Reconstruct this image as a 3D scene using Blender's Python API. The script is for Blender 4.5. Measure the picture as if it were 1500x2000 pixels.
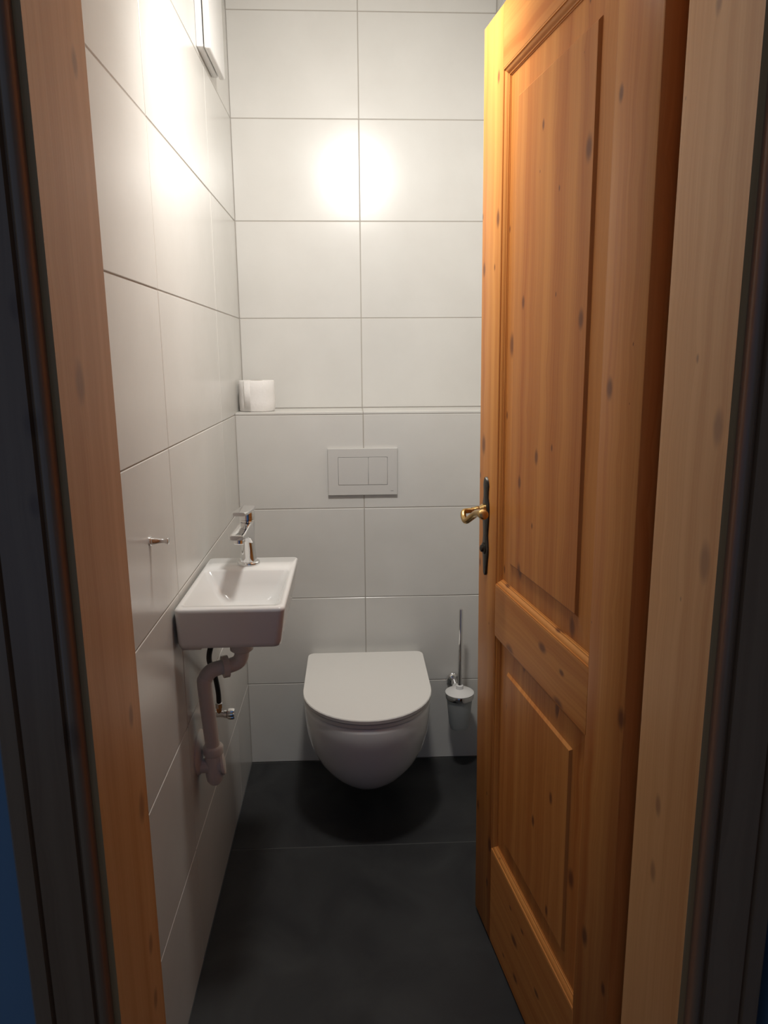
import bpy, bmesh, math, random
from mathutils import Vector, Matrix, Euler
random.seed(7)
sc = bpy.context.scene
for o in list(bpy.data.objects):
    bpy.data.objects.remove(o)
COL = sc.collection

# ------------------------------------------------------------------ camera
F_PX = 1409.97
PITCH, YAW, ROLL = 0.2107, 0.0437, -0.0061
CAM_Z = 1.3639
cy, sy, cp, sp = math.cos(YAW), math.sin(YAW), math.cos(PITCH), math.sin(PITCH)
fw = Vector((sy * cp, cy * cp, -sp)); rt = Vector((cy, -sy, 0)); up = rt.cross(fw)
c_, s_ = math.cos(ROLL), math.sin(ROLL)
r2 = rt * c_ + up * s_; u2 = up * c_ - rt * s_
cam_d = bpy.data.cameras.new('camera'); cam = bpy.data.objects.new('camera', cam_d); COL.objects.link(cam)
cam.matrix_world = Matrix(((r2.x, u2.x, -fw.x, 0), (r2.y, u2.y, -fw.y, 0), (r2.z, u2.z, -fw.z, CAM_Z), (0, 0, 0, 1)))
cam_d.sensor_fit = 'VERTICAL'; cam_d.sensor_height = 36.0; cam_d.lens = 36.0 * F_PX / 2000.0
cam_d.clip_start = 0.02; cam_d.clip_end = 50
sc.camera = cam

# ------------------------------------------------------------------ world (dim bluish daylight of the hallway), exposure
wd = bpy.data.worlds.new('hall_daylight'); sc.world = wd; wd.use_nodes = True
bg = wd.node_tree.nodes['Background']
bg.inputs[0].default_value = (0.27, 0.50, 1.0, 1); bg.inputs[1].default_value = 0.21
LAMP_POS = (0.032, 1.36, 2.214)
LAMP_AIM = (-0.01, 0.70, -0.71)          # the spotlight head looks down at the toilet
LAMP_SPOT_W, LAMP_SPILL = 38.0, 52.0
LAMP_COL = (1.0, 0.972, 0.925)
vs = sc.view_settings
sc.display_settings.display_device = 'sRGB'
vs.view_transform = 'Standard'; vs.look = 'None'; vs.exposure = 0.0; vs.gamma = 1.0; vs.use_curve_mapping = False

# ------------------------------------------------------------------ room numbers (metres; floor z = 0, camera above the origin)
XL, XR = -0.362, 0.462          # left and right wall
YB, YP = 2.4583, 2.2718         # back wall, box-out wall behind the toilet
YI = 0.895                      # inner face of the front wall
ZC = 2.50
ROWS = [0.2915 + 0.3 * i for i in range(8)]     # tile joints
SHELF = 1.1990
JB, JL = 0.036, [0.8322, 1.4382, 2.0442]        # vertical joints: back wall, left wall
YN, YF = 0.690, 0.850           # door lining near / far edge
JXL, JXR = -0.2705, 0.3690      # lining faces

# ------------------------------------------------------------------ node helpers / materials
def newmat(name):
    m = bpy.data.materials.new(name); m.use_nodes = True
    nt = m.node_tree; b = nt.nodes['Principled BSDF']
    return m, nt, b

def plain(name, col, rough=0.5, metal=0.0, coat=0.0, spec=0.5, noise=0.0, nscale=30, bump=0.0):
    m, nt, b = newmat(name)
    b.inputs['Roughness'].default_value = rough; b.inputs['Metallic'].default_value = metal
    b.inputs['Coat Weight'].default_value = coat; b.inputs['Specular IOR Level'].default_value = spec
    N = nt.nodes; L = nt.links
    tc = N.new('ShaderNodeTexCoord'); no = N.new('ShaderNodeTexNoise')
    no.inputs['Scale'].default_value = nscale; no.inputs['Detail'].default_value = 4
    L.new(tc.outputs['Object'], no.inputs['Vector'])
    mr = N.new('ShaderNodeMapRange'); mr.inputs[3].default_value = 1 - noise; mr.inputs[4].default_value = 1 + noise
    L.new(no.outputs['Fac'], mr.inputs[0])
    mx = N.new('ShaderNodeVectorMath'); mx.operation = 'SCALE'; mx.inputs[0].default_value = col[:3]
    L.new(mr.outputs[0], mx.inputs['Scale']); L.new(mx.outputs[0], b.inputs['Base Color'])
    if bump:
        bp = N.new('ShaderNodeBump'); bp.inputs['Strength'].default_value = 1.0; bp.inputs['Distance'].default_value = bump
        L.new(no.outputs['Fac'], bp.inputs['Height']); L.new(bp.outputs[0], b.inputs['Normal'])
    return m

def tile_mat():
    m, nt, b = newmat('glazed_white_tile'); N = nt.nodes; L = nt.links
    tc = N.new('ShaderNodeTexCoord'); oi = N.new('ShaderNodeObjectInfo')
    ad = N.new('ShaderNodeVectorMath'); ad.operation = 'ADD'
    L.new(tc.outputs['Object'], ad.inputs[0]); L.new(oi.outputs['Location'], ad.inputs[1])
    no = N.new('ShaderNodeTexNoise'); no.inputs['Scale'].default_value = 6; no.inputs['Detail'].default_value = 5
    L.new(ad.outputs[0], no.inputs['Vector'])
    cr = N.new('ShaderNodeValToRGB')
    cr.color_ramp.elements[0].position = 0.25; cr.color_ramp.elements[0].color = (0.64, 0.622, 0.585, 1)
    cr.color_ramp.elements[1].position = 0.75; cr.color_ramp.elements[1].color = (0.69, 0.674, 0.638, 1)
    L.new(no.outputs['Fac'], cr.inputs[0]); L.new(cr.outputs[0], b.inputs['Base Color'])
    b.inputs['Roughness'].default_value = 0.235
    n2 = N.new('ShaderNodeTexNoise'); n2.inputs['Scale'].default_value = 55; n2.inputs['Detail'].default_value = 2
    L.new(ad.outputs[0], n2.inputs['Vector'])
    bp = N.new('ShaderNodeBump'); bp.inputs['Strength'].default_value = 0.25; bp.inputs['Distance'].default_value = 0.0004
    L.new(n2.outputs['Fac'], bp.inputs['Height']); L.new(bp.outputs[0], b.inputs['Normal'])
    return m

def wood_mat(name, grain='Z', across='X', light=(0.66, 0.285, 0.074), dark=(0.49, 0.160, 0.034), rough=0.40, knots=1.0, spec=0.16):
    """lacquered pine: long streaks along the grain, a few oval knots"""
    m, nt, b = newmat(name); N = nt.nodes; L = nt.links
    tc = N.new('ShaderNodeTexCoord'); oi = N.new('ShaderNodeObjectInfo')
    sep = N.new('ShaderNodeSeparateXYZ'); L.new(tc.outputs['Object'], sep.inputs[0])
    def math_(op, a, bb=None):
        n = N.new('ShaderNodeMath'); n.operation = op
        for i, v in enumerate((a, bb)):
            if v is None: continue
            if isinstance(v, (int, float)): n.inputs[i].default_value = v
            else: L.new(v, n.inputs[i])
        return n.outputs[0]
    rnd = math_('MULTIPLY', oi.outputs['Random'], 37.0)
    other = ({'X', 'Y', 'Z'} - {grain, across}).pop()
    u = math_('ADD', sep.outputs[across], math_('MULTIPLY', sep.outputs[other], 1.0)); u = math_('ADD', u, rnd)
    v = math_('ADD', sep.outputs[grain], rnd)
    def comb(a, bb, c=0.0):
        n = N.new('ShaderNodeCombineXYZ')
        for i, q in enumerate((a, bb, c)):
            if isinstance(q, (int, float)): n.inputs[i].default_value = q
            else: L.new(q, n.inputs[i])
        return n.outputs[0]
    # knots
    vo = N.new('ShaderNodeTexVoronoi'); vo.voronoi_dimensions = '2D'; vo.inputs['Scale'].default_value = 1.0
    vo.inputs['Randomness'].default_value = 1.0
    L.new(comb(math_('MULTIPLY', u, 13.0), math_('MULTIPLY', v, 7.0)), vo.inputs['Vector'])
    sc_ = N.new('ShaderNodeSeparateColor'); L.new(vo.outputs['Color'], sc_.inputs[0])
    size = math_('MULTIPLY', math_('MAXIMUM', math_('SUBTRACT', sc_.outputs[0], 0.55), 0.0), 0.36)   # 0 .. .16
    kd = math_('DIVIDE', vo.outputs['Distance'], math_('ADD', size, 0.0005))
    kn = N.new('ShaderNodeMapRange'); kn.interpolation_type = 'SMOOTHSTEP'
    kn.inputs[1].default_value = 1.35; kn.inputs[2].default_value = 0.35; kn.inputs[3].default_value = 0; kn.inputs[4].default_value = 0.80 * knots
    L.new(kd, kn.inputs[0])
    # streaks, bent a little around knots
    bend = math_('MULTIPLY', math_('DIVIDE', 0.0035, math_('ADD', vo.outputs['Distance'], 0.25)), 1.0)
    uu = math_('ADD', u, bend)
    n1 = N.new('ShaderNodeTexNoise'); n1.inputs['Scale'].default_value = 1; n1.inputs['Detail'].default_value = 5
    L.new(comb(math_('MULTIPLY', uu, 34.0), math_('MULTIPLY', v, 0.45)), n1.inputs['Vector'])
    n2 = N.new('ShaderNodeTexNoise'); n2.inputs['Scale'].default_value = 1; n2.inputs['Detail'].default_value = 3
    L.new(comb(math_('MULTIPLY', uu, 210.0), math_('MULTIPLY', v, 3.0)), n2.inputs['Vector'])
    st = math_('ADD', math_('MULTIPLY', n1.outputs['Fac'], 0.75), math_('MULTIPLY', n2.outputs['Fac'], 0.25))
    cr = N.new('ShaderNodeValToRGB')
    cr.color_ramp.elements[0].position = 0.33; cr.color_ramp.elements[0].color = (*dark, 1)
    cr.color_ramp.elements[1].position = 0.62; cr.color_ramp.elements[1].color = (*light, 1)
    L.new(st, cr.inputs[0])
    mx = N.new('ShaderNodeMix'); mx.data_type = 'RGBA'
    L.new(kn.outputs[0], mx.inputs[0]); L.new(cr.outputs[0], mx.inputs[6]); mx.inputs[7].default_value = (0.14, 0.045, 0.022, 1)
    L.new(mx.outputs[2], b.inputs['Base Color'])
    b.inputs['Roughness'].default_value = rough; b.inputs['Specular IOR Level'].default_value = spec
    bp = N.new('ShaderNodeBump'); bp.inputs['Strength'].default_value = 0.25; bp.inputs['Distance'].default_value = 0.0006
    L.new(n2.outputs['Fac'], bp.inputs['Height']); L.new(bp.outputs[0], b.inputs['Normal'])
    return m

def slate_mat():
    m, nt, b = newmat('anthracite_slate'); N = nt.nodes; L = nt.links
    tc = N.new('ShaderNodeTexCoord'); oi = N.new('ShaderNodeObjectInfo')
    ad = N.new('ShaderNodeVectorMath'); ad.operation = 'ADD'
    L.new(tc.outputs['Object'], ad.inputs[0]); L.new(oi.outputs['Location'], ad.inputs[1])
    no = N.new('ShaderNodeTexNoise'); no.inputs['Scale'].default_value = 5; no.inputs['Detail'].default_value = 8; no.inputs['Distortion'].default_value = 0.8
    L.new(ad.outputs[0], no.inputs['Vector'])
    cr = N.new('ShaderNodeValToRGB')
    cr.color_ramp.elements[0].position = 0.3; cr.color_ramp.elements[0].color = (0.020, 0.020, 0.022, 1)
    cr.color_ramp.elements[1].position = 0.72; cr.color_ramp.elements[1].color = (0.046, 0.047, 0.047, 1)
    L.new(no.outputs['Fac'], cr.inputs[0]); L.new(cr.outputs[0], b.inputs['Base Color'])
    b.inputs['Roughness'].default_value = 0.6; b.inputs['Specular IOR Level'].default_value = 0.3
    n2 = N.new('ShaderNodeTexNoise'); n2.inputs['Scale'].default_value = 60; n2.inputs['Detail'].default_value = 6
    L.new(ad.outputs[0], n2.inputs['Vector'])
    bp = N.new('ShaderNodeBump'); bp.inputs['Strength'].default_value = 0.4; bp.inputs['Distance'].default_value = 0.001
    L.new(n2.outputs['Fac'], bp.inputs['Height']); L.new(bp.outputs[0], b.inputs['Normal'])
    return m

M = {}
M['tile'] = tile_mat()
M['grout'] = plain('grout', (0.40, 0.37, 0.33), 0.9, noise=0.06, nscale=80)
M['plaster'] = plain('white_plaster', (0.66, 0.64, 0.60), 0.9, noise=0.03, nscale=25)
M['hall_paint'] = plain('hall_wall_paint', (0.26, 0.31, 0.34), 0.8, noise=0.04, nscale=12)
M['hall_floor'] = plain('hall_floor_boards', (0.16, 0.10, 0.06), 0.6, noise=0.12, nscale=9)
M['slate'] = slate_mat()
M['floor_grout'] = plain('floor_grout', (0.11, 0.11, 0.105), 0.9, noise=0.08, nscale=60)
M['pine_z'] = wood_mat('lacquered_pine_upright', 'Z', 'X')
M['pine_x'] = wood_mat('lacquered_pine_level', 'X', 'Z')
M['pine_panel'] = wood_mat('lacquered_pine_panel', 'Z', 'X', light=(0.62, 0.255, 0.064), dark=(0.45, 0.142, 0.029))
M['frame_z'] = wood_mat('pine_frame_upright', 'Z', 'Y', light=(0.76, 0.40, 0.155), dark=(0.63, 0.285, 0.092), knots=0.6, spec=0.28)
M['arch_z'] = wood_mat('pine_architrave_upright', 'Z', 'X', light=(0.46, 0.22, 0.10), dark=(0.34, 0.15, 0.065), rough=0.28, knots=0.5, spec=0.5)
M['frame_x'] = wood_mat('pine_frame_level', 'X', 'Y', light=(0.64, 0.30, 0.11), dark=(0.50, 0.20, 0.062))
M['ceramic'] = plain('white_ceramic', (0.80, 0.795, 0.775), 0.12, coat=0.3, noise=0.01, nscale=5)
M['seat'] = plain('white_seat_plastic', (0.79, 0.77, 0.73), 0.32, noise=0.01, nscale=8)
M['plastic'] = plain('white_plastic', (0.80, 0.79, 0.77), 0.35, noise=0.01, nscale=10)
M['flush'] = plain('flush_plate_plastic', (0.60, 0.585, 0.56), 0.42, noise=0.01, nscale=10)
M['pipe'] = plain('white_pipe_plastic', (0.78, 0.74, 0.69), 0.4, noise=0.02, nscale=20)
M['chrome'] = plain('chrome', (0.80, 0.80, 0.80), 0.06, metal=1.0, noise=0.01, nscale=10)
M['black'] = plain('black_rubber', (0.012, 0.012, 0.012), 0.6, noise=0.1, nscale=40)
M['iron'] = plain('dark_wrought_iron', (0.055, 0.05, 0.042), 0.38, metal=0.7, noise=0.25, nscale=60, bump=0.0008)
M['brass'] = plain('aged_brass', (0.50, 0.33, 0.13), 0.27, metal=1.0, noise=0.12, nscale=50)
M['paper'] = plain('toilet_paper', (0.84, 0.81, 0.78), 0.95, noise=0.03, nscale=120, bump=0.0008)
M['card'] = plain('grey_cardboard', (0.45, 0.40, 0.34), 0.95, noise=0.06, nscale=60)
M['print'] = plain('grey_print', (0.18, 0.18, 0.18), 0.6)
def frosted():
    m = plain('frosted_glass', (0.80, 0.83, 0.82), 0.45, noise=0.01, nscale=20)
    m.node_tree.nodes['Principled BSDF'].inputs['Transmission Weight'].default_value = 0.65
    return m
M['frost'] = frosted()
def bulb_mat():
    m, nt, b = newmat('lit_bulb_glass')
    b.inputs['Base Color'].default_value = (0.9, 0.9, 0.88, 1)
    b.inputs['Emission Color'].default_value = (*LAMP_COL, 1); b.inputs['Emission Strength'].default_value = LAMP_SPILL
    return m

# ------------------------------------------------------------------ object helpers
def obj(name, verts, faces, mat, parent=None, smooth=False, loc=(0, 0, 0), rot=(0, 0, 0), auto=None):
    me = bpy.data.meshes.new(name); me.from_pydata([tuple(v) for v in verts], [], faces); me.update()
    bm = bmesh.new(); bm.from_mesh(me); bmesh.ops.remove_doubles(bm, verts=bm.verts, dist=1e-6)
    bmesh.ops.recalc_face_normals(bm, faces=bm.faces); bm.to_mesh(me); bm.free()
    return link(name, me, mat, parent, smooth, loc, rot, auto)

def link(name, me, mat, parent=None, smooth=False, loc=(0, 0, 0), rot=(0, 0, 0), auto=None):
    o = bpy.data.objects.new(name, me); COL.objects.link(o)
    if mat is not None and not me.materials: me.materials.append(mat)
    if smooth:
        for p in me.polygons: p.use_smooth = True
        me.set_sharp_from_angle(angle=math.radians(auto if auto else 40))
    o.location = loc; o.rotation_euler = rot
    if parent: o.parent = parent
    return o

def tag(o, label, cat, group=None, kind=None):
    o['label'] = label; o['category'] = cat
    if group: o['group'] = group
    if kind: o['kind'] = kind
    return o

def empty(name, loc=(0, 0, 0), rot=(0, 0, 0)):
    o = bpy.data.objects.new(name, None); COL.objects.link(o); o.location = loc; o.rotation_euler = rot
    o.empty_display_size = 0.05
    return o

def boxv(x0, x1, y0, y1, z0, z1):
    v = [(x, y, z) for z in (z0, z1) for y in (y0, y1) for x in (x0, x1)]
    f = [(0, 1, 3, 2), (4, 6, 7, 5), (0, 4, 5, 1), (2, 3, 7, 6), (0, 2, 6, 4), (1, 5, 7, 3)]
    return v, f

def box(name, x0, x1, y0, y1, z0, z1, mat, parent=None, bev=0.0, seg=2):
    v, f = boxv(x0, x1, y0, y1, z0, z1)
    me = bpy.data.meshes.new(name); me.from_pydata(v, [], f); me.update()
    bm = bmesh.new(); bm.from_mesh(me)
    if bev: bmesh.ops.bevel(bm, geom=bm.edges[:], offset=bev, segments=seg, profile=0.5, affect='EDGES')
    bmesh.ops.recalc_face_normals(bm, faces=bm.faces); bm.to_mesh(me); bm.free()
    return link(name, me, mat, parent, smooth=bool(bev))

def boxes(name, lst, mat, parent=None):
    V, Fc = [], []
    for b in lst:
        v, f = boxv(*b); n = len(V); V += v; Fc += [tuple(i + n for i in q) for q in f]
    return obj_raw(name, V, Fc, mat, parent)

def obj_raw(name, V, Fc, mat, parent=None):
    me = bpy.data.meshes.new(name); me.from_pydata(V, [], Fc); me.update()
    bm = bmesh.new(); bm.from_mesh(me); bmesh.ops.recalc_face_normals(bm, faces=bm.faces); bm.to_mesh(me); bm.free()
    return link(name, me, mat, parent)

def frame_from(d):
    d = Vector(d).normalized(); a = Vector((0, 0, 1)) if abs(d.z) < 0.9 else Vector((1, 0, 0))
    x = a.cross(d).normalized(); y = d.cross(x)
    return x, y, d

def lathe(name, prof, mat, parent=None, origin=(0, 0, 0), axis=(0, 0, 1), n=32, auto=35):
    """prof: list of (radius, distance along axis)"""
    x, y, d = frame_from(axis); o = Vector(origin); V, Fc = [], []
    for r, h in prof:
        for k in range(n):
            a = 2 * math.pi * k / n
            V.append(o + d * h + (x * math.cos(a) + y * math.sin(a)) * max(r, 1e-5))
    for i in range(len(prof) - 1):
        for k in range(n):
            Fc.append((i * n + k, i * n + (k + 1) % n, (i + 1) * n + (k + 1) % n, (i + 1) * n + k))
    if prof[0][0] > 1e-4: Fc.append(tuple(range(n))[::-1])
    if prof[-1][0] > 1e-4: Fc.append(tuple((len(prof) - 1) * n + k for k in range(n)))
    return obj(name, V, Fc, mat, parent, True, auto=auto)

def smooth_path(pts, sub=8):
    pts = [Vector(p) for p in pts]; out = []
    P = [pts[0] * 2 - pts[1]] + pts + [pts[-1] * 2 - pts[-2]]
    for i in range(1, len(P) - 2):
        for s in range(sub):
            t = s / sub
            out.append(0.5 * ((2 * P[i]) + (P[i + 1] - P[i - 1]) * t + (2 * P[i - 1] - 5 * P[i] + 4 * P[i + 1] - P[i + 2]) * t * t + (3 * P[i] - P[i - 1] - 3 * P[i + 1] + P[i + 2]) * t ** 3))
    out.append(pts[-1]); return out

def tube(name, path, rad, mat, parent=None, n=16, up=None, flat=1.0):
    """path: list of points; rad: float or list; cross-section circle (flat squeezes it along the second axis)"""
    path = [Vector(p) for p in path]; V, Fc = [], []
    prev = None
    for i, p in enumerate(path):
        d = (path[min(i + 1, len(path) - 1)] - path[max(i - 1, 0)]).normalized()
        if prev is None: x, y, _ = frame_from(d)
        else:
            x = (prev - d * prev.dot(d)).normalized(); y = d.cross(x)
        prev = x
        r = rad[i] if isinstance(rad, (list, tuple)) else rad
        for k in range(n):
            a = 2 * math.pi * k / n
            V.append(p + x * math.cos(a) * r + y * math.sin(a) * r * flat)
    for i in range(len(path) - 1):
        for k in range(n):
            Fc.append((i * n + k, i * n + (k + 1) % n, (i + 1) * n + (k + 1) % n, (i + 1) * n + k))
    Fc.append(tuple(range(n))[::-1]); Fc.append(tuple((len(path) - 1) * n + k for k in range(n)))
    return obj(name, V, Fc, mat, parent, True, auto=50)

def rrect(x0, x1, y0, y1, r, z, n=5):
    pts = []
    for cx, cyy, a0 in ((x1 - r, y1 - r, 0), (x0 + r, y1 - r, 90), (x0 + r, y0 + r, 180), (x1 - r, y0 + r, 270)):
        for k in range(n + 1):
            a = math.radians(a0 + 90 * k / n); pts.append((cx + r * math.cos(a), cyy + r * math.sin(a), z))
    return pts

def loft(name, rings, mat, parent=None, cap0=True, cap1=True, auto=45, smooth=True):
    n = len(rings[0]); V = [p for r in rings for p in r]; Fc = []
    for i in range(len(rings) - 1):
        for k in range(n):
            Fc.append((i * n + k, i * n + (k + 1) % n, (i + 1) * n + (k + 1) % n, (i + 1) * n + k))
    if cap0: Fc.append(tuple(range(n))[::-1])
    if cap1: Fc.append(tuple((len(rings) - 1) * n + k for k in range(n)))
    return obj(name, V, Fc, mat, parent, smooth, auto=auto)

def extrude_profile(name, prof, axis, a0, a1, mat, parent=None, smooth=False, mitre=None):
    """prof: 2D polygon, extruded along axis 'X' or 'Z'.  For Z: prof=(x,y); for X: prof=(y,z).  mitre(p) -> (d0,d1) end offsets"""
    n = len(prof); V = []
    for e in (0, 1):
        for p in prof:
            d = mitre(p)[e] if mitre else 0
            t = (a0, a1)[e] + d
            V.append((p[0], p[1], t) if axis == 'Z' else (t, p[0], p[1]))
    Fc = [(k, (k + 1) % n, n + (k + 1) % n, n + k) for k in range(n)] + [tuple(range(n))[::-1], tuple(range(n, 2 * n))]
    return obj(name, V, Fc, mat, parent, smooth, auto=30)

# ------------------------------------------------------------------ tiles
TILE_CACHE = {}
def tile_mesh(w, h, th=0.0065, ch=0.0012, key='t'):
    k = (key, round(w, 4), round(h, 4))
    if k not in TILE_CACHE:
        v = []
        for y, i in ((th, 0), (ch * 0.8, 0), (0, ch)):
            v += [(i, y, i), (w - i, y, i), (w - i, y, h - i), (i, y, h - i)]
        f = [(8, 9, 10, 11)]
        for a in (0, 4):
            for q in range(4): f.append((a + q, a + (q + 1) % 4, a + 4 + (q + 1) % 4, a + 4 + q))
        me = bpy.data.meshes.new('tile'); me.from_pydata(v, [], f); me.update()
        bm = bmesh.new(); bm.from_mesh(me); bmesh.ops.recalc_face_normals(bm, faces=bm.faces)
        if [fc for fc in bm.faces if fc.normal.y < -0.9] == []: bmesh.ops.reverse_faces(bm, faces=bm.faces)
        bm.to_mesh(me); bm.free()
        TILE_CACHE[k] = me
    return TILE_CACHE[k]

GAP = 0.0025
def tile_wall(parent, cols, rows, place, rot, mat=None, jit=0.0012, key='t'):
    g = GAP / 2
    for c0, c1 in zip(cols[:-1], cols[1:]):
        for r0, r1 in zip(rows[:-1], rows[1:]):
            o = link('tile', tile_mesh(c1 - c0 - GAP, r1 - r0 - GAP, key=key), mat or M['tile'], parent, loc=place(c0 + g, r0 + g), rot=rot)
            o.rotation_euler = (rot[0] + random.uniform(-jit, jit), rot[1], rot[2] + random.uniform(-jit, jit))

ZR = [0.001] + ROWS + [ZC]
GR = 0.0013   # grout lies this far behind the tile faces
def structure(o, label, cat): return tag(o, label, cat, kind='structure')

wl = structure(box('wall_left', XL - 0.12, XL - GR, YI, YB + 0.1, 0, ZC, M['grout']), 'long left wall of large white tiles beside the basin', 'wall')
wb = structure(box('wall_back', XL - GR, XR + GR, YB + GR, YB + 0.1, 0, ZC, M['grout']), 'white tiled back wall above the ledge', 'wall')
wr = structure(box('wall_right', XR + GR, XR + 0.12, YI, YB + 0.1, 0, ZC, M['grout']), 'white tiled right wall mostly hidden behind the open door', 'wall')
wp = structure(box('wall_back_ledge', XL - GR + 0.0005, XR + GR - 0.0005, YP + GR, YB + GR - 0.0005, 0.0005, SHELF - GR, M['grout']), 'half-height white tiled box-out wall behind the toilet', 'wall')
tile_wall(wl, [YI + 0.001, JL[1], JL[2], YB + 0.001], ZR, lambda c, r: (XL, c, r), (0, 0, math.pi / 2))
tile_wall(wb, [XL, JB, XR], [SHELF] + ROWS[4:] + [ZC], lambda c, r: (c, YB, r), (0, 0, 0))
tile_wall(wr, [-YB - 0.001, -1.85, -1.25, -YI - 0.001], ZR, lambda c, r: (XR, -c, r), (0, 0, -math.pi / 2))
tile_wall(wp, [XL, JB, XR], [0.001] + ROWS[:4], lambda c, r: (c, YP, r), (0, 0, 0))
tile_wall(wp, [XL, JB, XR], [YP - 0.0012, YB], lambda c, r: (c, r, SHELF), (-math.pi / 2, 0, 0), jit=0.0)
structure(box('ceiling', XL - 0.12, XR + 0.12, YI - 0.2, YB + 0.1, ZC, ZC + 0.08, M['plaster']), 'white ceiling over the small toilet room', 'ceiling')

fl = structure(box('floor', XL - GR, XR + GR, 0.80, YB, -0.06, -GR, M['floor_grout']), 'floor of large anthracite slate tiles in front of the toilet', 'floor')
g = GAP / 2
for y0, y1 in ((0.852, 1.222), (1.222, 1.822), (1.822, YP - 0.001)):
    link('floor_tile', tile_mesh(XR - XL - 0.002, y1 - y0 - 0.0024, key='f'), M['slate'], fl, loc=(XL + 0.001, y0 + 0.0012, 0), rot=(-math.pi / 2, 0, 0))

# front wall with the doorway (hall side painted)
FW0 = 0.712
ZH = 2.005                      # head of the doorway
wf = structure(boxes('wall_front', [(-2.2, JXL - 0.035, FW0, YI, 0, 2.7), (JXR + 0.05, 2.2, FW0, YI, 0, 2.7), (JXL - 0.035, JXR + 0.05, FW0, YI, ZH + 0.05, 2.7)], M['hall_paint']),
               'pale blue hallway wall around the wooden door frame', 'wall')
structure(box('floor_hall', -2.2, 2.2, -1.6, 0.80, -0.06, 0.0, M['hall_floor']), 'dark hallway floor in front of the doorway', 'floor')

structure(box('wall_hall_shade', 0.478, 0.58, -1.6, FW0 - 0.001, 0.0005, 2.7, M['hall_paint']), 'unseen hallway side wall added to shade the right architrave', 'wall')  # out of view, added to keep hall daylight off the right architrave

# ------------------------------------------------------------------ door frame (lining + architrave each side)
def arch_profile(s, x_in):
    """plan section of the architrave, s=-1 left / +1 right; x runs outward from the lining edge"""
    w = [(0.0072, 0.022), (0.0072, -0.004)]
    for k in range(9):                                   # rounded bead on the inner edge
        a = math.radians(180 - 180 * k / 8); w.append((0.0140 + 0.0068 * math.cos(a), -0.006 - 0.0085 * math.sin(a)))
    w += [(0.0215, -0.006), (0.0230, -0.006), (0.0240, -0.0125), (0.0640, -0.0140), (0.0655, -0.008), (0.0675, -0.008), (0.069, -0.0150), (0.086, -0.0140), (0.0895, -0.010), (0.0895, 0.022)]
    return [(x_in + s * a, YN + b) for a, b in w]

def jamb(name, s, x_in, label, lean):
    r = empty(name, (x_in, YN, 0)); structure(r, label, 'door frame')
    bx = []
    # lining board, rebate for the door at the far end
    prof = [(0, 0.0), (0, YF - YN - 0.004), (s * 0.004, YF - YN), (s * 0.031, YF - YN), (s * 0.031, YI - YN + 0.004), (s * 0.049 if s > 0 else s * 0.034, YI - YN + 0.004), (s * 0.049 if s > 0 else s * 0.034, 0.0)]
    extrude_profile('lining', prof, 'Z', 0, ZH, M['frame_z'], r)
    ap = [(x - x_in, y - YN) for x, y in arch_profile(s, x_in)]
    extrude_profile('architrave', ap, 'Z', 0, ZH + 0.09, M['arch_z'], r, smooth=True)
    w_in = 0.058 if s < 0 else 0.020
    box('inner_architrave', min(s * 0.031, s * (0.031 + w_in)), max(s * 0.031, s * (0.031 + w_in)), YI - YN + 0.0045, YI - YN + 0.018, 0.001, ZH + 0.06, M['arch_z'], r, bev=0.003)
    r.rotation_euler = (0, lean, 0)
    return r
j1 = jamb('trim_1', -1, JXL, 'wooden door jamb on the left with a dark moulded architrave', 0.0)
j2 = jamb('trim_2', 1, JXR + 0.0075, 'wooden door jamb on the right, hinge side', -0.0069)
j2.location = (JXR + 0.0075, YN, 0)
h3 = empty('trim_3', (0, YN, ZH)); structure(h3, 'wooden head of the door frame above the opening', 'door frame')
box('lining', JXL - 0.03, JXR + 0.03, 0.0, YI - YN + 0.002, 0.001, 0.04, M['frame_x'], h3)
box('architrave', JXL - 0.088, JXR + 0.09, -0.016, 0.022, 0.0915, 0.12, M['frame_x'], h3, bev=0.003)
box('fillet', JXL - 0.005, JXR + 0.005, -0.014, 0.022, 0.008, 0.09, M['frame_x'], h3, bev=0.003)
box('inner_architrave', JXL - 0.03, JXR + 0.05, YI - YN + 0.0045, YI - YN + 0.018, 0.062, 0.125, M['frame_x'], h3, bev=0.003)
# threshold
structure(box('trim_4', JXL + 0.002, JXR - 0.002, 0.74, 0.8505, 0.0005, 0.012, M['frame_x'], bev=0.003), 'flat wooden threshold across the doorway', 'threshold')

# ------------------------------------------------------------------ door leaf (opened into the room)
A = 0.1419
dv = Vector((math.sin(A), -math.cos(A), 0)); upv = Vector((-0.0119, -0.0037, 1)).normalized()
dv = (dv - upv * dv.dot(upv)).normalized(); yv = upv.cross(dv)
door = empty('door_1'); structure(door, 'knotty pine panelled door standing open on the right', 'door')
door.matrix_world = Matrix(((dv.x, yv.x, upv.x, 0.293), (dv.y, yv.y, upv.y, 1.5671), (dv.z, yv.z, upv.z, 0.008), (0, 0, 0, 1)))
DW, DH, DT = 0.6556, 1.9797, 0.040
S1, S2 = 0.1107, 0.5431
A1, A2, A3, A4 = 1.872, 0.8837, 0.7717, 0.2458
def stile(x0, x1): return box('stile', x0, x1, 0, DT, 0, DH, M['pine_z'], door, bev=0.0025)
stile(0, S1); stile(S2, DW)
box('rail', S1, S2, 0.0006, DT, A1, DH, M['pine_x'], door, bev=0.0006, seg=1)
box('rail', S1, S2, 0.0006, DT, A3, A2, M['pine_x'], door, bev=0.0006, seg=1)
box('rail', S1, S2, 0.0006, DT, 0, A4, M['pine_x'], door, bev=0.0006, seg=1)
RC, MW = 0.0125, 0.0150         # recess depth, moulding width
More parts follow.
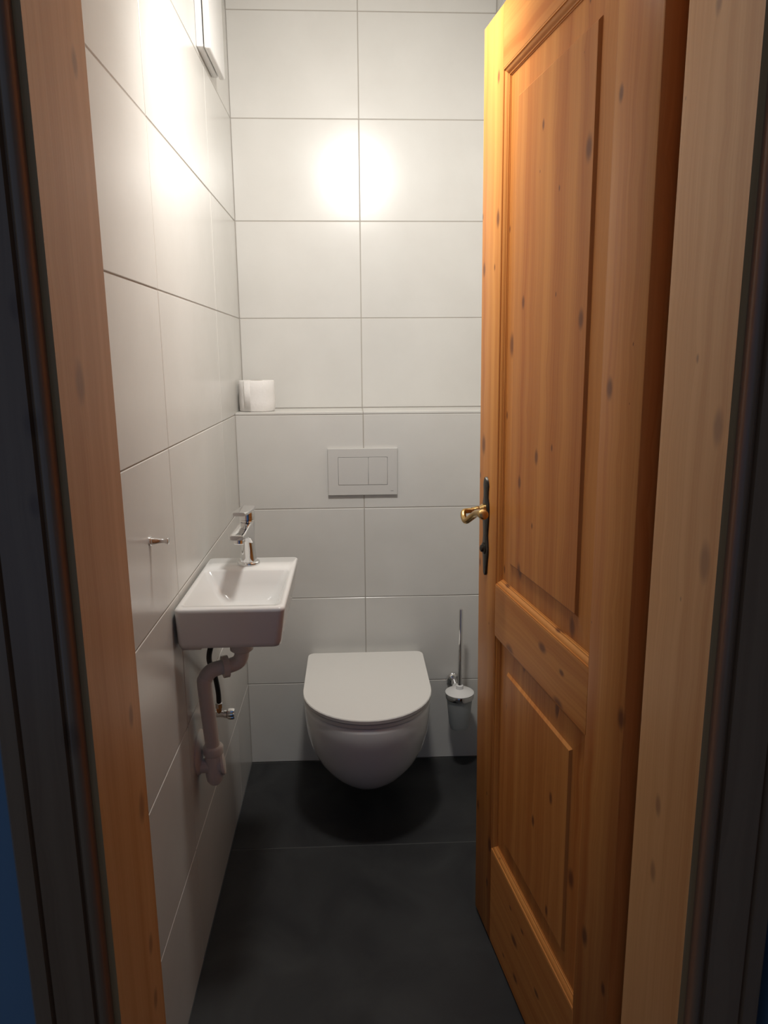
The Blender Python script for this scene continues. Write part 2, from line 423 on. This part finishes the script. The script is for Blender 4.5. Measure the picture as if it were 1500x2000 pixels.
# stick moulding section: (distance from frame edge, depth)
MS = [(0.0, 0.0010), (0.0022, 0.0012), (0.0026, 0.0032), (0.0048, 0.0036), (0.0072, 0.0048), (0.0092, 0.0068), (0.0104, 0.0086), (0.0128, 0.0090), (0.0132, 0.0108), (MW, 0.0112), (MW, 0.0200), (0.0, 0.0200)]
def mouldings(h0, h1):
    w = S2 - S1
    for side in ('bottom', 'top', 'left', 'right'):
        V = []; n = len(MS)
        for e in (0, 1):
            for d, y in MS:
                if side in ('bottom', 'top'):
                    z = h0 + d if side == 'bottom' else h1 - d
                    V.append(((S1 + d, S2 - d)[e], y, z))
                else:
                    x = S1 + d if side == 'left' else S2 - d
                    V.append((x, y, (h0 + d, h1 - d)[e]))
        Fc = [(k, (k + 1) % n, n + (k + 1) % n, n + k) for k in range(n)] + [tuple(range(n))[::-1], tuple(range(n, 2 * n))]
        obj('moulding', V, Fc, M['pine_x'] if side in ('bottom', 'top') else M['pine_z'], door, True, auto=25)
def panel(h0, h1, m=0.066):
    x0, x1, z0, z1 = S1 + MW * 0.6, S2 - MW * 0.6, h0 + MW * 0.6, h1 - MW * 0.6
    f = lambda i, y: [(S1 + i, y, h0 + i), (S2 - i, y, h0 + i), (S2 - i, y, h1 - i), (S1 + i, y, h1 - i)]
    V = f(MW * 0.6, 0.028) + f(MW * 0.6, 0.0125) + f(m - 0.0045, 0.0105) + f(m, 0.0060) + f(m + 0.001, 0.0058)
    Fc = [(0, 3, 2, 1), (16, 17, 18, 19)]
    for a in (0, 4, 8, 12):
        for q in range(4): Fc.append((a + q, a + (q + 1) % 4, a + 4 + (q + 1) % 4, a + 4 + q))
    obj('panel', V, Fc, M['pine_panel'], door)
for h0, h1 in ((A2, A1), (A4, A3)):
    mouldings(h0, h1); panel(h0, h1)
# handle: long wrought plate, lever, keyhole
hx = 0.052
pl = []
prof = [(0.888, 0.003), (0.893, 0.008), (0.905, 0.0095), (0.925, 0.0125), (0.938, 0.0165), (0.950, 0.0175), (0.962, 0.0155), (0.978, 0.0115), (0.994, 0.0135), (1.005, 0.0155), (1.020, 0.0180), (1.036, 0.0190), (1.050, 0.0170), (1.062, 0.0120), (1.076, 0.0120), (1.088, 0.0150), (1.096, 0.0125), (1.102, 0.0075), (1.106, 0.002)]
rings = []
for y, k in ((0.0, 1.0), (-0.0032, 0.97), (-0.0048, 0.78)):
    rings.append([(hx + hw * k, y, (z - 0.997) * (1 if y == 0 else 0.995) + 0.997) for z, hw in prof] + [(hx - hw * k, y, (z - 0.997) * (1 if y == 0 else 0.995) + 0.997) for z, hw in reversed(prof)])
hp = loft('door_handle', rings, M['iron'], door, auto=35)
lathe('handle_collar', [(0.0135, 0.0), (0.0135, 0.006), (0.0105, 0.010), (0.0085, 0.014), (0.0095, 0.019), (0.0075, 0.024), (0.0075, 0.030)], M['brass'], hp, (hx, -0.004, 1.034), (0, -1, 0), 24)
lev = smooth_path([(hx, -0.030, 1.034), (hx - 0.001, -0.044, 1.034), (hx + 0.003, -0.0530, 1.0325), (hx + 0.014, -0.0560, 1.023), (hx + 0.028, -0.0550, 1.019), (hx + 0.046, -0.050, 1.030), (hx + 0.066, -0.046, 1.042), (hx + 0.088, -0.044, 1.0475), (hx + 0.104, -0.043, 1.0475)], 7)
nL = len(lev)
tube('lever', lev, [0.0058 + 0.0036 * max(0, (i / nL - 0.25)) * (1 if i < nL - 6 else (nL - 1 - i) / 6.0 * 0.9 + 0.1) for i in range(nL)], M['brass'], hp, 16)
lathe('lever_tip', [(0.001, -0.005), (0.0075, -0.003), (0.0105, 0.001), (0.0112, 0.005), (0.0095, 0.0085), (0.005, 0.010), (0.0005, 0.0103)], M['brass'], hp, (hx + 0.102, -0.0435, 1.046), (0.80, 0.0, 0.60), 24)
lathe('keyhole_knob', [(0.0125, 0.0), (0.0125, 0.003), (0.008, 0.0045), (0.0075, 0.008), (0.003, 0.010)], M['iron'], hp, (hx - 0.002, -0.004, 0.948), (0, -1, 0), 20)

# ------------------------------------------------------------------ toilet
def dring(cx, hw, yb, yf, z, b=None, rc=0.022, n=24, nc=5):
    """D-shaped ring: straight back with small corner radius, straight sides, elliptic front"""
    b = b if b is not None else hw; ya = min(yf + b, yb - rc - 0.002); b = ya - yf; pts = []
    for k in range(nc + 1):
        a = math.radians(90 * k / nc); pts.append((cx + hw - rc + rc * math.cos(math.pi / 2 - a), yb - rc + rc * math.sin(math.pi / 2 - a), z))
    for k in range(n + 1):
        a = math.pi * k / n; pts.append((cx + hw * math.cos(a), ya - b * math.sin(a), z))
    for k in range(nc + 1):
        a = math.radians(90 * k / nc); pts.append((cx - hw + rc - rc * math.cos(a), yb - rc + rc * math.sin(a), z))
    return pts
TC = 0.0335
toilet = tag(empty('toilet', (0, 0, 0)), 'white wall-hung toilet with closed lid below the flush plate', 'toilet')
bowl = [(0.396, 0.178, 1.764, 0.200), (0.392, 0.1825, 1.757, 0.202), (0.380, 0.1835, 1.7555, 0.203), (0.350, 0.183, 1.757, 0.205), (0.300, 0.180, 1.767, 0.210), (0.250, 0.173, 1.787, 0.215), (0.200, 0.161, 1.819, 0.222), (0.160, 0.146, 1.856, 0.225), (0.125, 0.127, 1.900, 0.225), (0.100, 0.106, 1.944, 0.21), (0.086, 0.086, 1.985, 0.19), (0.081, 0.066, 2.02, 0.15)]
loft('bowl', [dring(TC, hw, YP - 0.0015, yf, z, b, 0.012) for z, hw, yf, b in bowl], M['ceramic'], toilet, auto=60)
loft('seat', [dring(TC, w, 2.205, f, z, 0.192) for z, w, f in ((0.3985, 0.178, 1.761), (0.3992, 0.1825, 1.755), (0.4085, 0.1832, 1.7545), (0.4098, 0.181, 1.757))], M['seat'], toilet, auto=40)
lid = loft('lid', [dring(TC, w, 2.207, f, z, 0.192) for z, w, f in ((0.4125, 0.1815, 1.7555), (0.4132, 0.1852, 1.7515), (0.4225, 0.1860, 1.7505), (0.4250, 0.1845, 1.7525))], M['seat'], toilet, auto=40)
for sx in (-1, 1):
    lathe('hinge', [(0.011, 0), (0.011, 0.008), (0.009, 0.010)], M['chrome'], toilet, (TC + sx * 0.075, 2.228, 0.3955), (0, 0, 1), 20)

# ------------------------------------------------------------------ flush plate
fp = tag(empty('flush_plate', (0.0323, YP, 1.0105)), 'white rectangular dual flush plate on the tiles above the toilet', 'flush plate')
PX0, PX1, PZ0, PZ1 = -0.1100, 0.1100, -0.0745, 0.0745
BX0, BXM, BX1, BZ0, BZ1 = -0.0780, 0.0180, 0.0790, -0.0425, 0.0470
fr = bpy.data.meshes.new('frame')
V, Fc = [], []
for y, i in ((-0.0006, 0.0), (-0.0085, 0.0), (-0.0095, 0.001)):
    V += [(PX0 + i, y, PZ0 + i), (PX1 - i, y, PZ0 + i), (PX1 - i, y, PZ1 - i), (PX0 + i, y, PZ1 - i)]
V += [(BX0, -0.0095, BZ0), (BX1, -0.0095, BZ0), (BX1, -0.0095, BZ1), (BX0, -0.0095, BZ1)]
V += [(BX0, -0.004, BZ0), (BX1, -0.004, BZ0), (BX1, -0.004, BZ1), (BX0, -0.004, BZ1)]
for a in (0, 4, 8, 12):
    for q in range(4): Fc.append((a + q, a + (q + 1) % 4, a + 4 + (q + 1) % 4, a + 4 + q))
Fc += [(16, 17, 18, 19), (0, 1, 2, 3)]
obj('frame', V, Fc, M['flush'], fp)
gb = 0.0011
box('button', BX0 + gb, BXM - gb / 2, -0.0095, -0.0042, BZ0 + gb, BZ1 - gb, M['flush'], fp, bev=0.0006, seg=1)
box('button', BXM + gb / 2, BX1 - gb, -0.0095, -0.0042, BZ0 + gb, BZ1 - gb, M['flush'], fp, bev=0.0006, seg=1)
# tiny unreadable maker's mark
boxes('mark', [(0.0890 + 0.0022 * k, 0.0905 + 0.0022 * k, -0.00965, -0.0094, -0.0630, -0.0610) for k in range(4)], M['print'], fp)

# ------------------------------------------------------------------ toilet brush and its holder
bx_, by_ = 0.341, YP - 0.085
hd = tag(empty('brush_holder', (bx_, by_, 0.16)), 'wall-mounted frosted glass cup in a chrome ring holding the toilet brush', 'brush holder')
lathe('cup', [(0.0005, 0.006), (0.026, 0.006), (0.031, 0.016), (0.041, 0.112), (0.043, 0.112), (0.0335, 0.016), (0.029, 0.002), (0.0005, 0.0)], M['frost'], hd, n=40)
lathe('ring', [(0.0435, 0.108), (0.0465, 0.108), (0.0475, 0.111), (0.0475, 0.121), (0.0465, 0.124), (0.0435, 0.124), (0.0435, 0.108)], M['chrome'], hd, n=48)
lathe('wall_mount', [(0.024, 0.0), (0.024, 0.007), (0.022, 0.011), (0.013, 0.012), (0.011, 0.040)], M['chrome'], hd, (-0.010, YP - by_ - 0.0006, 0.135), (0.10, -1, -0.22), 28)
br = tag(empty('toilet_brush', (bx_, by_, 0.16)), 'toilet brush with slim chrome handle standing in the frosted cup', 'toilet brush')
lathe('handle', [(0.0066, 0.150), (0.0066, 0.410), (0.0055, 0.413), (0.0005, 0.4135)], M['chrome'], br, n=20)
lathe('splash_lid', [(0.0415, 0.1245), (0.0465, 0.1245), (0.0470, 0.127), (0.038, 0.132), (0.020, 0.136), (0.0125, 0.139), (0.0115, 0.150), (0.0067, 0.151)], M['plastic'], br, n=40)
lathe('bristle_head', [(0.0005, 0.020), (0.016, 0.024), (0.024, 0.040), (0.024, 0.085), (0.015, 0.098), (0.006, 0.102), (0.006, 0.1235)], M['plastic'], br, n=28)

# ------------------------------------------------------------------ toilet paper roll on the ledge
rl = tag(empty('toilet_roll', (XL + 0.0605, 2.352, SHELF)), 'roll of white toilet paper standing upright on the ledge in the corner', 'toilet roll')
pr = [(0.020, 0.0005), (0.0535, 0.0005), (0.0560, 0.003), (0.0568, 0.030), (0.0563, 0.065), (0.0560, 0.094), (0.0540, 0.0965), (0.020, 0.0965), (0.020, 0.0005)]
lathe('paper', pr, M['paper'], rl, n=48, auto=50)
lathe('cardboard_core', [(0.0198, 0.0005), (0.0198, 0.0968), (0.0185, 0.0968), (0.0185, 0.0005), (0.0198, 0.0005)], M['card'], rl, n=32)
fv = []
for k in range(7):     # loose end of the last sheet
    a = math.radians(-128 + 4 * k); r = 0.0570 + 0.0004 * (1 - k / 6)
    for z in (0.002, 0.095): fv.append((r * math.cos(a), r * math.sin(a), z))
lv = [(2 * k, 2 * k + 1, 2 * k + 3, 2 * k + 2) for k in range(6)]
sh = obj('loose_sheet', fv, lv, M['paper'], rl, True)
md = sh.modifiers.new('thick', 'SOLIDIFY'); md.thickness = 0.0005

# ------------------------------------------------------------------ wash basin on the left wall
BXa, BXb, BYa, BYb, BZ = XL + 0.0045, -0.1385, 1.368, 1.746, 0.880
ba = tag(empty('wash_basin', (0, 0, 0)), 'small rectangular white ceramic hand basin on the left wall', 'basin')
rg = [rrect(BXa + 0.012, BXb - 0.022, BYa + 0.016, BYb - 0.03, 0.012, 0.7935),
      rrect(BXa + 0.003, BXb - 0.0125, BYa + 0.005, BYb - 0.020, 0.016, 0.7965),
      rrect(BXa + 0.001, BXb - 0.0100, BYa + 0.003, BYb - 0.018, 0.016, 0.806),
      rrect(BXa, BXb - 0.0015, BYa + 0.0005, BYb - 0.002, 0.012, 0.870),
      rrect(BXa, BXb, BYa, BYb, 0.012, 0.8765),
      rrect(BXa + 0.0035, BXb - 0.0035, BYa + 0.0035, BYb - 0.0035, 0.010, BZ),
      rrect(BXa + 0.0085, BXb - 0.0105, BYa + 0.0200, BYb - 0.105, 0.012, BZ),
      rrect(BXa + 0.0125, BXb - 0.0140, BYa + 0.0235, BYb - 0.109, 0.014, 0.8765),
      rrect(BXa + 0.026, BXb - 0.024, BYa + 0.034, BYb - 0.118, 0.022, 0.850),
      rrect(BXa + 0.052, BXb - 0.040, BYa + 0.052, BYb - 0.136, 0.026, 0.815),
      rrect(BXa + 0.070, BXb - 0.056, BYa + 0.076, BYb - 0.160, 0.020, 0.8045)]
loft('bowl', rg, M['ceramic'], ba, auto=70)
lathe('drain', [(0.022, 0.0), (0.022, 0.0018), (0.019, 0.0026), (0.006, 0.0026), (0.0005, 0.0018)], M['chrome'], ba, (-0.245, 1.512, 0.8046), n=32)
box('mounting_foot', BXa + 0.002, BXa + 0.045, BYa + 0.03, BYb - 0.12, 0.781, 0.7937, M['ceramic'], ba, bev=0.004)

# ------------------------------------------------------------------ faucet
fx, fy = -0.2530, 1.688
fa = tag(empty('faucet', (fx, fy, BZ), (0, 0, -0.09)), 'chrome single-lever faucet on the back of the basin', 'faucet')
lathe('base_ring', [(0.0268, 0.0), (0.0272, 0.003), (0.0262, 0.0065), (0.0225, 0.0080)], M['chrome'], fa, n=40)
# body: flattened column that flows into the spout
bod = []
for z, rx, ry, oy in ((0.0075, 0.0205, 0.0205, 0), (0.020, 0.0190, 0.0195, 0), (0.040, 0.0172, 0.0190, 0.001), (0.062, 0.0165, 0.0205, 0.000), (0.080, 0.0172, 0.0225, 0.001), (0.096, 0.0180, 0.0205, 0.004), (0.106, 0.0180, 0.0190, 0.005), (0.1085, 0.0170, 0.0180, 0.005)):
    bod.append([(rx * math.cos(a), oy + ry * math.sin(a), z) for a in [2 * math.pi * k / 32 for k in range(32)]])
loft('body', bod, M['chrome'], fa, auto=60)
sp_ = []
for y, hw, zt, zb in ((-0.004, 0.0168, 0.1070, 0.050), (-0.016, 0.0168, 0.1060, 0.056), (-0.034, 0.0170, 0.1045, 0.070), (-0.060, 0.0172, 0.1010, 0.080), (-0.086, 0.0172, 0.0975, 0.0825), (-0.099, 0.0165, 0.0955, 0.0825), (-0.102, 0.0150, 0.0940, 0.0838)):
    zm, hh = (zt + zb) / 2, (zt - zb) / 2; r = []
    for k in range(28):
        a = 2 * math.pi * k / 28; ca, sa = math.cos(a), math.sin(a); e = 0.35
        r.append((math.copysign(abs(ca) ** e, ca) * hw, y, zm + math.copysign(abs(sa) ** e, sa) * hh))
    sp_.append(r)
loft('spout', sp_, M['chrome'], fa, auto=50)
lathe('aerator', [(0.0118, 0.0), (0.0118, 0.011), (0.0105, 0.0125), (0.010, 0.009), (0.0005, 0.009)], M['chrome'], fa, (0, -0.083, 0.0835), (0, -0.12, -1), 28)
hd_ = lathe('handle', [(0.0185, 0.1092), (0.0185, 0.124), (0.0165, 0.130), (0.0005, 0.131)], M['chrome'], fa, (0, 0.005, 0), n=36)
lp = []
for y, hw, z in ((0.026, 0.0140, 0.1345), (0.019, 0.0182, 0.1345), (-0.010, 0.0188, 0.1345), (-0.045, 0.0184, 0.1360), (-0.066, 0.0176, 0.1370), (-0.073, 0.0140, 0.1372)):
    r = []
    for k in range(20):
        a = 2 * math.pi * k / 20; ca, sa = math.cos(a), math.sin(a); e = 0.4
        r.append((math.copysign(abs(ca) ** e, ca) * hw, y, z + math.copysign(abs(sa) ** e, sa) * 0.0042))
    lp.append(r)
loft('lever', lp, M['chrome'], fa, auto=50)

# ------------------------------------------------------------------ drain pipe under the basin
dp = tag(empty('drain_pipe', (0, 0, 0)), 'white plastic drain pipe with elbows running from the basin into the wall', 'drain pipe')
dxp, dyp = -0.2500, 1.508
lathe('tailpiece', [(0.024, 0.7925), (0.024, 0.760), (0.0225, 0.757)], M['chrome'], dp, (dxp, dyp, 0), n=28)
lathe('coupling_nut', [(0.0245, 0.7568), (0.0255, 0.753), (0.0255, 0.737), (0.0205, 0.733)], M['pipe'], dp, (dxp, dyp, 0), n=28)
vt, vb = Vector((-0.3290, 1.478, 0.66)), Vector((-0.3256, 1.506, 0.497))
pth = smooth_path([(dxp, dyp, 0.7365), (dxp - 0.001, dyp, 0.722), (dxp - 0.008, dyp - 0.003, 0.709), (dxp - 0.024, dyp - 0.009, 0.703), (-0.298, 1.489, 0.702), (-0.315, 1.4825, 0.6975), (-0.3265, 1.478, 0.683), tuple(vt), tuple(vb)], 8)
tube('pipe', pth, 0.0162, M['pipe'], dp, 24)
ax = Vector((-0.9, -0.36, -0.02))
lathe('slip_nut', [(0.0166, 0.0), (0.0245, 0.0), (0.0245, 0.013), (0.0166, 0.013)], M['pipe'], dp, Vector((-0.2795, 1.4968, 0.7025)), ax, 12, auto=20)
lathe('trap_nut', [(0.0168, 0.024), (0.0205, 0.022), (0.0228, 0.018), (0.0228, 0.004), (0.0205, 0.0)], M['pipe'], dp, vb - Vector((0, 0, 0.012)), (0, 0, 1), 28)
lathe('trap', [(0.0188, 0.0), (0.0195, -0.010), (0.0195, -0.050), (0.0175, -0.064), (0.0115, -0.073), (0.0005, -0.0765)], M['pipe'], dp, vb - Vector((0, 0, 0.012)), (0, 0, 1), 28)
cc = vb - Vector((0, 0, 0.040))
lathe('wall_arm', [(0.0170, -0.004), (0.0170, 0.036)], M['pipe'], dp, cc, (-1, 0, 0), 28)
lathe('rosette', [(0.0515, -0.0006), (0.0515, 0.003), (0.046, 0.007), (0.026, 0.011), (0.0178, 0.012)], M['pipe'], dp, (XL, cc.y + 0.018, cc.z + 0.024), (1, 0, 0), 40)
lathe('cleaning_cap', [(0.0165, 0.0), (0.0195, 0.016), (0.0250, 0.017), (0.0250, 0.022), (0.0225, 0.024), (0.0005, 0.0245)], M['pipe'], dp, cc, (1, 0.15, 0.10), 32)

# ------------------------------------------------------------------ supply hose and angle valve
av = tag(empty('angle_valve', (XL, 1.705, 0.480)), 'small chrome angle valve on the left wall under the basin', 'valve')
lathe('wall_flange', [(0.016, -0.0006), (0.016, 0.003), (0.010, 0.005)], M['chrome'], av, axis=(1, 0, 0), n=28)
lathe('body', [(0.0085, 0.004), (0.0085, 0.026), (0.0105, 0.027), (0.0105, 0.034), (0.0075, 0.035)], M['chrome'], av, axis=(1, 0, 0), n=24)
kn = []
for x_, rr in ((0.035, 0.012), (0.037, 0.014), (0.050, 0.014), (0.053, 0.0125)):
    kn.append([(x_, (rr - (0.0018 if k % 4 < 2 else 0)) * math.cos(2 * math.pi * k / 32), (rr - (0.0018 if k % 4 < 2 else 0)) * math.sin(2 * math.pi * k / 32)) for k in range(32)])
loft('handle', kn, M['chrome'], av, auto=30)
lathe('outlet', [(0.0075, 0.004), (0.0075, 0.018), (0.0095, 0.0185), (0.0095, 0.030), (0.006, 0.032)], M['chrome'], av, (0.015, 0, 0), (0, 0, 1), 6, auto=20)
hose = tube('supply_hose', smooth_path([(XL + 0.015, 1.705, 0.5125), (XL + 0.0160, 1.698, 0.545), (XL + 0.0175, 1.66, 0.61), (XL + 0.024, 1.58, 0.68), (XL + 0.040, 1.53, 0.735), (XL + 0.056, 1.545, 0.7790)], 8), 0.0062, M['black'], None, 14)
tag(hose, 'thin black water hose curving behind the drain pipe to the valve', 'hose')

# ------------------------------------------------------------------ towel hook on the left wall
hk = tag(empty('wall_hook', (XL, 1.263, 1.047)), 'single small chrome peg hook on the left tiles', 'hook')
lathe('back_plate', [(0.0085, -0.0005), (0.0085, 0.002), (0.0070, 0.003)], M['chrome'], hk, axis=(1, 0, 0), n=28)
lathe('peg', [(0.0068, 0.003), (0.0066, 0.006), (0.0052, 0.012), (0.0041, 0.020), (0.0040, 0.024), (0.0050, 0.0285), (0.0064, 0.031), (0.0064, 0.0325), (0.0050, 0.0335), (0.0005, 0.0336)], M['chrome'], hk, axis=(1, 0, 0), n=28)

# ------------------------------------------------------------------ extractor fan high on the left wall
ef = tag(empty('extractor_fan', (XL, 1.955, 2.098)), 'white square extractor fan cover high on the left wall near the corner', 'fan')
S = 0.212
box('housing', -0.0006 + 0.001, 0.0165, 0.004, S - 0.004, 0.004, S - 0.004, M['plastic'], ef, bev=0.003)
box('core', 0.0155, 0.0225, 0.014, S - 0.014, 0.014, S - 0.014, M['black'], ef)
box('cover', 0.0195, 0.0350, 0.0, S, 0.0, S, M['plastic'], ef, bev=0.0045, seg=3)

# ------------------------------------------------------------------ ceiling lamp (above the picture)
lm = tag(empty('ceiling_lamp', (LAMP_POS[0], LAMP_POS[1], ZC)), 'lit spotlight head on a short rod from the ceiling inside the door', 'lamp')
dz = LAMP_POS[2] - ZC
aim = Vector(LAMP_AIM).normalized(); hc = Vector((0, 0, dz)) - aim * 0.062      # back end of the head
lathe('ceiling_rose', [(0.045, -0.0005), (0.045, -0.012), (0.030, -0.020), (0.006, -0.022)], M['plastic'], lm, n=32)
lathe('rod', [(0.005, -0.020), (0.005, hc.z + 0.012)], M['chrome'], lm, (hc.x, hc.y, 0), n=12)
lathe('arm', [(0.005, 0.0), (0.005, (hc.xy).length)], M['chrome'], lm, (0, 0, -0.019), (hc.x, hc.y, 0), n=12)
hd2 = lathe('head', [(0.012, -0.012), (0.026, -0.006), (0.030, 0.010), (0.030, 0.024), (0.026, 0.026), (0.004, 0.026)], M['plastic'], lm, hc, aim, n=32)
x_ = [(0.012, 0.0262), (0.032, 0.030), (0.046, 0.042), (0.050, 0.055), (0.046, 0.068), (0.032, 0.080), (0.012, 0.0845), (0.0005, 0.085)]
lathe('bulb', x_, bulb_mat(), lm, hc, aim, n=32, auto=80)
ld = bpy.data.lights.new('spot_beam', 'SPOT'); ld.energy = LAMP_SPOT_W; ld.color = LAMP_COL
ld.spot_size = math.radians(172); ld.spot_blend = 1.0; ld.shadow_soft_size = 0.075
lo = bpy.data.objects.new('spot_beam', ld); COL.objects.link(lo); lo.parent = lm
lo.location = hc + aim * 0.135; lo.rotation_euler = aim.to_track_quat('-Z', 'Y').to_euler()
